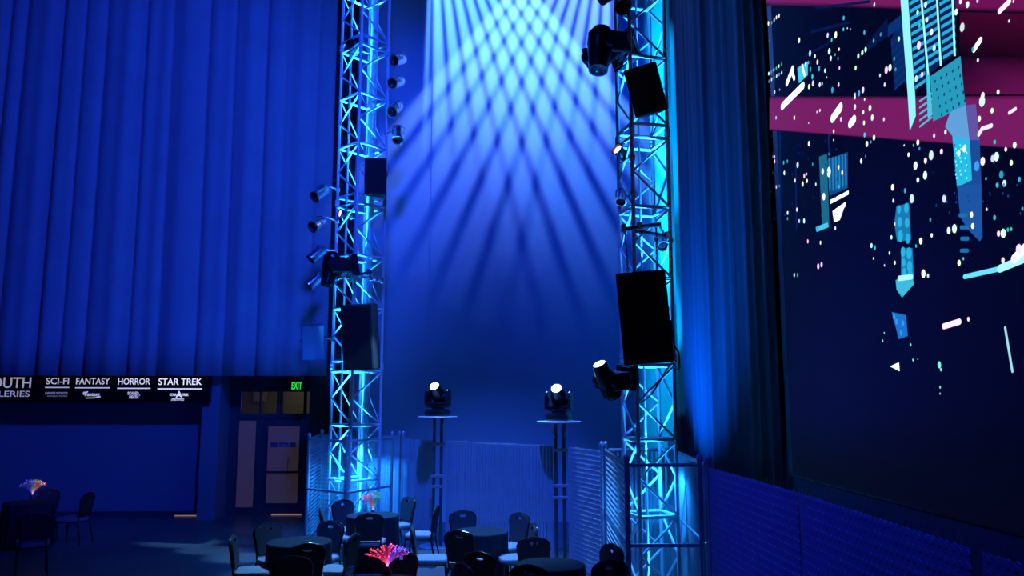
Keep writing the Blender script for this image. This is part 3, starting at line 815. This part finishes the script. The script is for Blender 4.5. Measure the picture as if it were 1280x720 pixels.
lettering('SOUTH', -20, 39.5, 471.5, 485, .34); lettering('GALLERIES', -29, 37.5, 488.5, 496, .25)
for (t, a, b_, v) in (('SCI-FI', 57.5, 86.5, .45), ('FANTASY', 95, 137.5, .55), ('HORROR', 147.5, 188, .7), ('STAR TREK', 198, 252.5, 1.0)):
    lettering(t, a, b_, 471.8 + a * .006, 480.0 + a * .006, v)
    x0, x1, z0, z1 = sgn(a - 1, b_, 483.0 + a * .012, 484.3 + a * .012)
    MB().box(((x0 + x1) / 2, -.003, (z0 + z1) / 2), (x1 - x0, .006, z1 - z0)).build('underline', ink(v * .9), sign)
# small exhibit logos under the names
lettering('INFINITE WORLDS', 56.5, 84.5, 490, 493, .18); lettering('OF SCIENCE FICTION', 59, 84, 494.3, 496, .10)
def logo(parts, v):
    mb = MB()
    for pts in parts:
        q = [sgn(p[0], p[0], p[1], p[1]) for p in pts]
        mb.poly_prism([(k[0], k[2]) for k in q], None, -.006, 0)
    return mb.build('logo', ink(v), sign)
lettering('Fantasy', 106, 125, 490.5, 496.5, .45, .035)
logo([[(104, 490), (110, 489), (110, 490.3), (106, 491.5), (105, 494), (104, 493)], [(107, 497), (119, 496.6), (125, 494.5), (126, 496.5), (118, 498), (107, 498.2)]], .40)
lettering('SCARED', 159.5, 173.5, 489.6, 493.6, .5, .035); lettering('DEATH', 161.5, 173, 494.3, 498.2, .5, .035)
lettering('TO', 173.6, 175, 492.5, 495, .35, .02)
lettering('STAR', 212, 221, 491.8, 495, .8, .03); lettering('TREK', 227, 236, 491.8, 495, .8, .03)
logo([[(224, 488), (228, 497.5), (224, 494.8), (219.5, 497.5)], [(214, 497.7), (231, 497.7), (229, 498.6), (216, 498.6)]], .85)
lettering('EXPLORING NEW WORLDS', 214, 230, 499.2, 500.8, .6, .02)

ex = at(371.5, 482, 17.9)
exs = thing('exit_sign', (ex.x, 17.9, ex.z), 'small green lit EXIT sign hanging over the door', 'sign')
ew, eh = .36, .245
MB().box((0, 0, 0), (ew, .07, eh), bev=.008).build('housing', M['exitface'], exs)
t = text_mesh('EXIT', .16, .225, .02).build('lettering', M['exitgreen'], exs); t.location = (-.112, -.037, -.082)
MB().tube([(0, .02, eh / 2 - .01), (0, .02, eh / 2 + .3)], .012, 8).build('hanger_rod', M['frame'], exs)

# ================================================================== CHAIRS
def make_chair():
    root = bpy.data.objects.new('banquet_chair', None); C.objects.link(root); root.empty_display_size = .1
    # seat cushion: rounded square with a domed top
    mb = MB()
    prof = [(.90, .405), (.97, .412), (1.0, .43), (1.0, .452), (.96, .47), (.80, .481), (.4, .487)]
    rings = []
    for (k, z) in prof:
        ring = []
        for i in range(28):
            a = 2 * PI * i / 28; c_, s_ = math.cos(a), math.sin(a)
            x = .222 * k * math.copysign(abs(c_) ** .45, c_); y = .222 * k * math.copysign(abs(s_) ** .45, s_)
            x *= 1 + .06 * (y / .22)
            ring.append(mb.bm.verts.new((x, y + .01, z)))
        rings.append(ring)
    for A, B in zip(rings[:-1], rings[1:]):
        for k in range(28): mb.bm.faces.new((A[k], A[(k + 1) % 28], B[(k + 1) % 28], B[k]))
    mb.bm.faces.new(rings[0][::-1]); mb.bm.faces.new(rings[-1])
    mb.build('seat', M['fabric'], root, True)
    # crown back with a hand hole
    HZ = .822
    def outline(k, n=9):
        pts = []
        hb, ht, zb, zt = .170, .205, .50, .895
        hb, ht, zb, zt = hb + k, ht + k, zb - k, zt + k
        pts += [(-hb + .04, zb), (hb - .04, zb), (hb - .01, zb + .012), (hb, zb + .05), (hb + (ht - hb) * .6, zb + .2)]
        for i in range(n + 1):
            a = PI / 2 * i / n
            pts.append((ht - .11 + .11 * math.cos(a), zt - .125 + .105 * math.sin(a)))
        for i in range(1, 6):
            x = (ht - .11) * (1 - 2 * i / 6); pts.append((x, zt - .02 + .02 * (1 - (x / (ht - .11)) ** 2)))
        for i in range(n + 1):
            a = PI / 2 + PI / 2 * i / n
            pts.append((-(ht - .11) + .11 * math.cos(a), zt - .125 + .105 * math.sin(a)))
        pts += [(-hb - (ht - hb) * .6, zb + .2), (-hb, zb + .05), (-hb + .01, zb + .012)]
        return pts
    hole = [(.052 * math.copysign(abs(math.cos(a)) ** .6, math.cos(a)), HZ + .021 * math.copysign(abs(math.sin(a)) ** .7, math.sin(a))) for a in [2 * PI * i / 16 for i in range(16)]]
    tilt = Matrix.Translation((0, -.205, .5)) @ Matrix.Rotation(R(8), 4, 'X') @ Matrix.Translation((0, 0, -.5))
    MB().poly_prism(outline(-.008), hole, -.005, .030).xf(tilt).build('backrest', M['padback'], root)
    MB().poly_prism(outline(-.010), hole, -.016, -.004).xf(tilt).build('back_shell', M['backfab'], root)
    o3 = [(x, 0, z) for x, z in outline(0)]
    fr_ = MB().tube(o3, .013, 8, closed=True)
    fr_.tube([(x * 1.12, -.008, HZ + (z - HZ) * 1.3) for x, z in hole], .006, 6, closed=True)
    fr_.xf(tilt).build('back_frame', M['chairmetal'], root, True)
    sfm = MB()
    for s in (-1, 1):
        sfm.tube([(s * .19, .20, .40), (s * .18, -.19, .40)], .012, 8)
        sfm.tube([(s * .165, -.195, .40), (s * .168, -.205, .53)], .013, 8)
    for y in (.20, -.19): sfm.tube([(-.19, y, .40), (.19, y, .40)], .012, 8)
    sfm.build('seat_frame', M['chairmetal'], root, True)
    for sx in (-1, 1):
        MB().tube([(sx * .19, .20, .41), (sx * .195, .215, .2), (sx * .2, .225, .0)], [.014, .013, .011], 8).build('leg', M['chairmetal'], root, True)
        MB().tube([(sx * .18, -.19, .41), (sx * .19, -.235, .2), (sx * .2, -.275, .0)], [.014, .013, .011], 8).build('leg', M['chairmetal'], root, True)
    return root
proto = make_chair(); used = [False]
def chair(px, py, aim, label, group=None, zt=.905):
    top = on_z(px, py, zt)
    if isinstance(aim, (int, float)): th = R(aim)
    else: th = math.atan2(-(aim[0] - top.x), aim[1] - top.y)
    off = Matrix.Rotation(th, 3, 'Z') @ Vector((0, -.265, 0))
    o = proto if not used[0] else copy_tree(proto)
    used[0] = True
    o.location = (top.x - off.x, top.y - off.y, 0); o.rotation_euler = (0, 0, th)
    tag(o, label, 'chair', group)
    return o
# ================================================================== TABLES
def table(px, py, rad, label, zt=.75):
    c = on_z(px, py, zt)
    root = thing('round_table', (c.x, c.y, 0), label, 'table', 'round tables with black cloths')
    rnd = random.Random(int(px))
    ph = [rnd.uniform(0, 6) for _ in range(4)]
    mb = MB(); seg = 96; rings = []
    prof = [(.25, zt), (.8, zt), (.975, zt - .001), (1.0, zt - .012), (1.002, zt - .05), (1.01, zt - .2), (1.02, zt - .45), (1.03, .03)]
    for j, (k, z) in enumerate(prof):
        ring = []
        fold = max(0, (zt - z - .03)) / zt
        for i in range(seg):
            a = 2 * PI * i / seg
            d = fold * (.030 * math.sin(11 * a + ph[0]) + .018 * math.sin(17 * a + ph[1]) + .012 * math.sin(26 * a + ph[2]))
            r_ = rad * k + d
            ring.append(mb.bm.verts.new((r_ * math.cos(a), r_ * math.sin(a), z)))
        rings.append(ring)
    for A, B in zip(rings[:-1], rings[1:]):
        for k in range(seg): mb.bm.faces.new((A[k], A[(k + 1) % seg], B[(k + 1) % seg], B[k]))
    mb.bm.faces.new(rings[0][::-1])
    mb.build('tablecloth', M['cloth'], root, True)
    ft = MB()
    for k in range(4):
        a = PI / 4 + k * PI / 2
        ft.tube([(0, 0, .06), (rad * .8 * math.cos(a), rad * .8 * math.sin(a), .02)], .018, 8)
    ft.tube([(0, 0, .02), (0, 0, zt - .03)], .03, 12)
    ft.build('pedestal', M['chairmetal'], root, True)
    return Vector((c.x, c.y, zt))
t1 = table(374.5, 676.5, .405, 'round table with black cloth and no lamp, left front, below the exit door')
t2 = table(466, 643.7, .405, 'round table with black cloth holding the pink and green fibre optic lamp')
t3 = table(600.5, 663.7, .38, 'round bare table with black cloth between the two lamp stands')
t4 = table(688, 705, .385, 'round table with black cloth nearest the right cage, at the bottom edge of the photo')
t5 = table(484, 728, .38, 'round table with black cloth holding the red and purple fibre optic lamp')
t6 = table(36, 627.5, .40, 'round table with black cloth at far left holding the blue and orange fibre optic lamp')

# ================================================================== FIBRE OPTIC LAMPS
def fibre_lamp(pos, pal, label, seed, ht=.33, sp_=.30, st=1.0, n=95):
    root = thing('fibre_optic_lamp', pos, label, 'lamp', 'fibre optic table lamps')
    MB().lathe([(.045, 0), (.048, .006), (.044, .03), (.028, .055), (.020, .075), (.016, .078)], seg=20).build('base', M['cup'], root, True)
    rnd = random.Random(seed)
    bm = bmesh.new(); cl = bm.loops.layers.float_color.new('Col')
    def tube(pts, r, cols):
        rings = []
        for i, p in enumerate(pts):
            t = (pts[min(i + 1, len(pts) - 1)] - pts[max(0, i - 1)]).normalized()
            a = t.cross(Vector((.3, .9, .1))).normalized(); b_ = t.cross(a)
            rings.append([bm.verts.new(p + (a * math.cos(k * 2.0944) + b_ * math.sin(k * 2.0944)) * r) for k in range(3)])
        for i in range(len(pts) - 1):
            for k in range(3):
                f = bm.faces.new((rings[i][k], rings[i][(k + 1) % 3], rings[i + 1][(k + 1) % 3], rings[i + 1][k]))
                lps = list(f.loops)
                for q, lp in enumerate(lps):
                    lp[cl] = (*(cols[i] if q < 2 else cols[i + 1]), 1)
    for _ in range(n):
        az = rnd.uniform(0, 2 * PI); e = rnd.uniform(.12, 1.0) ** .7
        rad = sp_ * e; h = ht * (1.0 - .22 * e * e) * rnd.uniform(.85, 1.05)
        dx_, dy_ = math.cos(az), math.sin(az)
        pts = []
        for i in range(8):
            t = i / 7
            rr = rad * (t ** 1.7); z = .07 + h * (t - .16 * e * t ** 3)
            pts.append(Vector((dx_ * rr + .01 * (dx_ if t == 0 else 0), dy_ * rr, z)))
        u = dx_ * e                                       # fibres are coloured by the side they lean to
        col = pal[-1][1]
        for lim, c_ in pal:
            if u < lim: col = c_; break
        base = tuple(.7 * x + .3 for x in col)
        cols = []
        for i in range(8):
            t = i / 7; g = st * (1.5 * (1 - t) ** 4 + .16 + .25 * t ** 6)
            cols.append(tuple(g * (b0 * (1 - t) ** 5 + c0 * (1 - (1 - t) ** 5)) for b0, c0 in zip(base, col)))
        tube(pts, .0016, cols)
        r_ = bmesh.ops.create_icosphere(bm, subdivisions=1, radius=rnd.uniform(.0045, .0085))
        k = st * rnd.choice((.35, .6, 1.1, 2.4))
        for v in r_['verts']: v.co += pts[-1]
        for f in {f for v in r_['verts'] for f in v.link_faces}:
            for lp in f.loops: lp[cl] = (*[k * (.95 * x + .02) for x in col], 1)
    me = bpy.data.meshes.new('fibre_spray'); bm.to_mesh(me); bm.free()
    o = bpy.data.objects.new('fibre_spray', me); C.objects.link(o); me.materials.append(M['fibre']); o.parent = root
    o['kind'] = 'stuff'
    return root
fibre_lamp(on_z(484, 717.5, .75), [(-.02, (1.0, .03, .13)), (.22, (1.0, .05, .42)), (.40, (.75, .05, 1.0)), (.70, (.10, .07, 1.0)), (2, (.70, .06, 1.0))],
           'red and purple fibre optic lamp glowing at the bottom edge of the photo', 3, .225, .235, 1.9)
fibre_lamp(t2, [(-.10, (.9, .25, .62)), (.10, (.3, .6, .6)), (2, (.03, .72, .52))],
           'pink and green fibre optic lamp on the table in front of the left cage', 4, .30, .20, .7)
fibre_lamp(on_z(40, 623.5, .75), [(-.05, (.10, .08, 1.0)), (.04, (.45, .3, .8)), (.34, (.06, .6, .18)), (.7, (1.0, .2, .10)), (2, (1.0, .45, .3))],
           'blue and orange fibre optic lamp on the far left table', 5, .29, .22, 1.0)

ca = lambda px, py, a, l, g=None: chair(px, py, a, l, g)
G1 = 'banquet chairs around the left front table'; G2 = 'banquet chairs around the table with the pink and green lamp'
G3 = 'banquet chairs around the table between the lamp stands'; G4 = 'banquet chairs around the front right table'; G5 = 'banquet chairs at the far left table'
ca(333.5, 653, t1, 'banquet chair behind the left front table, pad facing us, in front of the exit door', G1)
ca(414.5, 650, t1, 'banquet chair behind the right edge of the left front table', G1)
ca(444, 666, 78, 'banquet chair turned sideways right of the left front table, light seat showing', G1)
ca(289.5, 667, -82, 'banquet chair in profile left of the left front table', G1)
ca(385, 678, t1, 'banquet chair with its back to us, in front of the left front table', G1)
ca(366, 694, -160, 'banquet chair lowest in the photo in front of the left front table', G1)
ca(428, 624, t2, 'banquet chair against the left cage, behind the table with the pink and green lamp', G2)
ca(399.5, 634.5, -75, 'banquet chair in profile at the left post of the left cage', G2)
ca(462, 640.5, t2, 'banquet chair with its back to us, in front of the pink and green lamp', G2)
ca(512, 620, 130, 'banquet chair right of the pink and green lamp, pad facing us, against the slatted fence', G2)
ca(547.5, 631, 84, 'banquet chair in profile facing left, at the foot of the left lamp stand', G2)
ca(513.5, 654.5, -87, 'banquet chair in profile facing right, behind the red and purple lamp', G3)
ca(578, 637, t3, 'banquet chair behind the table between the lamp stands, left one, pad facing us', G3)
ca(573.5, 662, -20, 'banquet chair with its back to us, hiding the left edge of the middle table', G3)
ca(651, 640, 135, 'banquet chair right of the middle table, pad facing us, against the slatted fence', G3)
ca(669, 653, 100, 'banquet chair half hidden between two others right of the middle table', G3)
ca(598.5, 688.5, -28, 'banquet chair below the middle table, right of the chair at its left edge', G3)
ca(577, 702, -62, 'banquet chair turned sideways at the bottom edge of the photo, below the middle table', G3)
ca(666.5, 670, t4, 'banquet chair behind the front right table, pad facing us', G4)
ca(661, 705, t4, 'banquet chair with its back to us, in front of the front right table', G4)
ca(766.5, 679, 120, 'banquet chair at the foot of the right cage, farther of the two there', G4)
ca(763, 698.5, 18, 'banquet chair at the foot of the right cage, nearer of the two, back to us', G4)
ca(499.5, 687, t5, 'banquet chair right behind the red and purple fibre optic lamp', 'banquet chairs at the bottom table')
ca(62, 610.5, t6, 'banquet chair behind the far left table, right of the blue and orange lamp', G5)
ca(112, 615, 86, 'banquet chair in profile standing alone right of the far left table', G5)
ca(45, 641, t6, 'dark banquet chair with its back to us in front of the far left table', G5)

# ================================================================== LIGHTS
def lamp(kind, name, loc, col, watt, to=None, size=.1, angle=60, blend=.5):
    l = bpy.data.lights.new(name, kind); l.color = col; l.energy = watt
    if kind == 'SPOT': l.spot_size = R(angle); l.spot_blend = blend; l.shadow_soft_size = size
    elif kind == 'AREA': l.size = size
    else: l.shadow_soft_size = size
    o = bpy.data.objects.new(name, l); C.objects.link(o); o.location = loc
    if to is not None: o.rotation_euler = (Vector(to) - Vector(loc)).to_track_quat('-Z', 'Y').to_euler()
    return o
def gobo(name, px, py, dist, col, watt, side, period=4.25, a0=-1.5, a1=39, aim=(0, 0), phase=0, p=1.7, ang=150):
    org = at(px, py, YB); loc = org + Vector((0, -dist, 0))
    o = lamp('SPOT', name, loc, col, watt, (org.x + aim[0], YB, org.z + aim[1]), .05, ang, .5)
    l = o.data; l.use_nodes = True; nt = l.node_tree; N = nt.nodes; K = nt.links
    for n in list(N): N.remove(n)
    def mth(op, a, b_=None, c_=None, clamp=False):
        n = N.new('ShaderNodeMath'); n.operation = op; n.use_clamp = clamp
        for i, v in enumerate((a, b_, c_)):
            if v is None: continue
            if isinstance(v, (int, float)): n.inputs[i].default_value = v
            else: K.new(v, n.inputs[i])
        return n.outputs[0]
    ge = N.new('ShaderNodeNewGeometry'); sx = N.new('ShaderNodeSeparateXYZ'); K.new(ge.outputs['Incoming'], sx.inputs[0])
    sg = GSIGN
    y = mth('MULTIPLY', sx.outputs[1], sg); x = mth('MULTIPLY', sx.outputs[0], sg * side); z = mth('MULTIPLY', sx.outputs[2], -sg)
    y = mth('MAXIMUM', y, .02)
    an = mth('ARCTAN2', x, z)
    deg = mth('MULTIPLY', an, 180 / PI)
    ph = mth('MULTIPLY_ADD', deg, 2 * PI / period, phase)
    s = mth('MULTIPLY_ADD', mth('COSINE', ph), -.5, .5)            # dark slits every period
    s = mth('SMOOTH_MIN', mth('MULTIPLY', s, 1.9), 1.0, .25)
    def edge(v, lo, hi):
        n = N.new('ShaderNodeMapRange'); n.interpolation_type = 'SMOOTHSTEP'; n.clamp = True
        K.new(v, n.inputs['Value']); n.inputs['From Min'].default_value = lo; n.inputs['From Max'].default_value = hi
        return n.outputs['Result']
    w_ = mth('MULTIPLY', edge(deg, a0 - .5, a0 + .8), edge(deg, a1 + 1.5, a1 - 1.5))
    r_ = mth('DIVIDE', 1, y)                                        # throw compensation of the slit projector
    far = edge(r_, 1.6, 2.8)                                         # the lamp is aimed outwards: the inner beams are short
    prof = mth('MULTIPLY_ADD', far, mth('SUBTRACT', edge(deg, 6, 24), 1), 1)
    w_ = mth('MULTIPLY', mth('MULTIPLY', w_, prof), edge(r_, 4.0, 1.9))
    tot = mth('MULTIPLY', mth('MULTIPLY', s, w_), mth('POWER', r_, p))
    em = N.new('ShaderNodeEmission'); K.new(tot, em.inputs['Strength'])
    out = N.new('ShaderNodeOutputLight'); K.new(em.outputs[0], out.inputs[0])
    return o
GSIGN = 1
GA = gobo('beam_projector', 542, -157, 3.0, (.07, .26, 1.0), 3700, 1, 4.4, p=1.3, aim=(2.2, -6), ang=130)
GB = gobo('beam_projector', 762, -157, 3.0, (.09, .23, 1.0), 3200, -1, 4.4, p=1.3, aim=(-2.2, -6), ang=130)

CYAN = (.012, .26, 1.0)
# base uplights; spots higher up are added to keep the towers evenly bright
def tower_lights(ctr, e, zs, ang=17):
    for (z, up, k) in zs:
        lamp('SPOT', 'truss_uplight_and_fill', (ctr.x, ctr.y, z), CYAN, e * k, (ctr.x, ctr.y, z + (5 if up else -5)), .06, ang, .6)
tower_lights(ctrL, 14000, ((.2, 1, .5), (1.8, 1, .8), (5.0, 1, .8), (8.2, 1, .8)), 22)
tower_lights(ctrR, 7500, ((.2, 1, .6), (1.8, 1, .9), (4.4, 1, .8), (7.0, 1, .5)), 24)
lamp('SPOT', 'truss_uplight_and_fill', (ctrL.x, ctrL.y, .35), CYAN, 400, (ctrL.x, ctrL.y, 5), .06, 60, .6)
lamp('SPOT', 'truss_uplight_and_fill', (ctrL.x, ctrL.y, 1.75), CYAN, 260, (ctrL.x, ctrL.y, 0), .06, 150, .4)  # added spot facing down to brighten the cage mesh
lamp('SPOT', 'truss_uplight_and_fill', (-2.86, 14.36, .12), CYAN, 11000, (-2.80, 14.43, 5), .05, 15, .6)
lamp('SPOT', 'truss_uplight_and_fill', (ctrR.x, ctrR.y, 1.75), CYAN, 150, (ctrR.x, ctrR.y, 0), .06, 150, .4)  # added downward spot for the right cage
# cyan edge light on the curtain corner behind the right tower, plus added overhead spots
for (z0, z1, e) in ((.4, 5, 28000), (2.0, 9, 50000), (15, 8, 40000), (14, 3.5, 42000)):
    lamp('SPOT', 'corner_uplight_and_fill', (3.0, 15.6, z0), (.0, .40, 1.0), e, (3.82, 16.85, z1), .05, 9, .8)
lamp('SPOT', 'corner_uplight_and_fill', (.8, 15.4, 1.0), (.0, .12, 1.0), 6500, (3.6, 13.9, 4.2), .05, 80, 1.0)  # added wide spot lifting the side curtain from behind the fence
# deep blue washes and added fills
lamp('SPOT', 'blue_wash_and_fill', (-1, 6, 10), (.010, .05, 1.0), 5600, (-8, 17.3, 7.0), .3, 72, .8)
lamp('SPOT', 'blue_wash_and_fill', (-3.0, 13.5, 2.6), (.003, .07, 1.0), 140, (-5.4, 17.3, 5.4), .2, 75, .9)  # added lamp imitating truss light spilling onto the curtain
lamp('SPOT', 'blue_wash_and_fill', (-2, 6, 2.5), (.004, .02, 1.0), 420, (-9.5, 18.2, 1.6), .3, 40, .8)  # added low fill for the shadowed wall under the sign
lamp('SPOT', 'blue_wash_and_fill', (1.0, 9, 14), (.0, .010, 1.0), 2600, (1.0, 17.2, 8.5), .3, 50, .9)
lamp('SPOT', 'blue_wash_and_fill', (-.6, 8.2, 12.5), (.016, .085, 1.0), 9500, (-.3, 13.7, .6), .12, 38, .8)
lamp('SPOT', 'blue_wash_and_fill', (-1.5, 8, 8), (.01, .025, 1.0), 1500, (2.6, 6.0, .8), .3, 60, .9)
# white blue beams on the floor and seats
lamp('SPOT', 'floor_beam', (-.6, 14.0, 12), (.13, .43, 1.0), 12000, (-.9, 11.5, 0), .15, 32, .7)
for (px, py, e, an) in ((225, 678, 6500, 7), (262, 688, 5000, 6), (300, 697, 6500, 7)):
    lamp('SPOT', 'floor_beam', (1.5, 12.2, 6.5), (.14, .46, 1.0), e, on_z(px, py, 0), .05, an, .8)
# lit office behind the transom
lamp('AREA', 'office_light', ((xp1 + xr) / 2, 19.7, 3.3), (.9, .88, .66), 2.4, ((xp1 + xr) / 2, 19.7, 0), 1.2)
for (q, e) in ((ml1, 12), (ml2, 12), (mh3, 12)):
    lamp('SPOT', 'head_beam', q[1] + q[2] * .03, (.6, .95, .9), e, q[1] + q[2] * 5, .07, 40, .6)
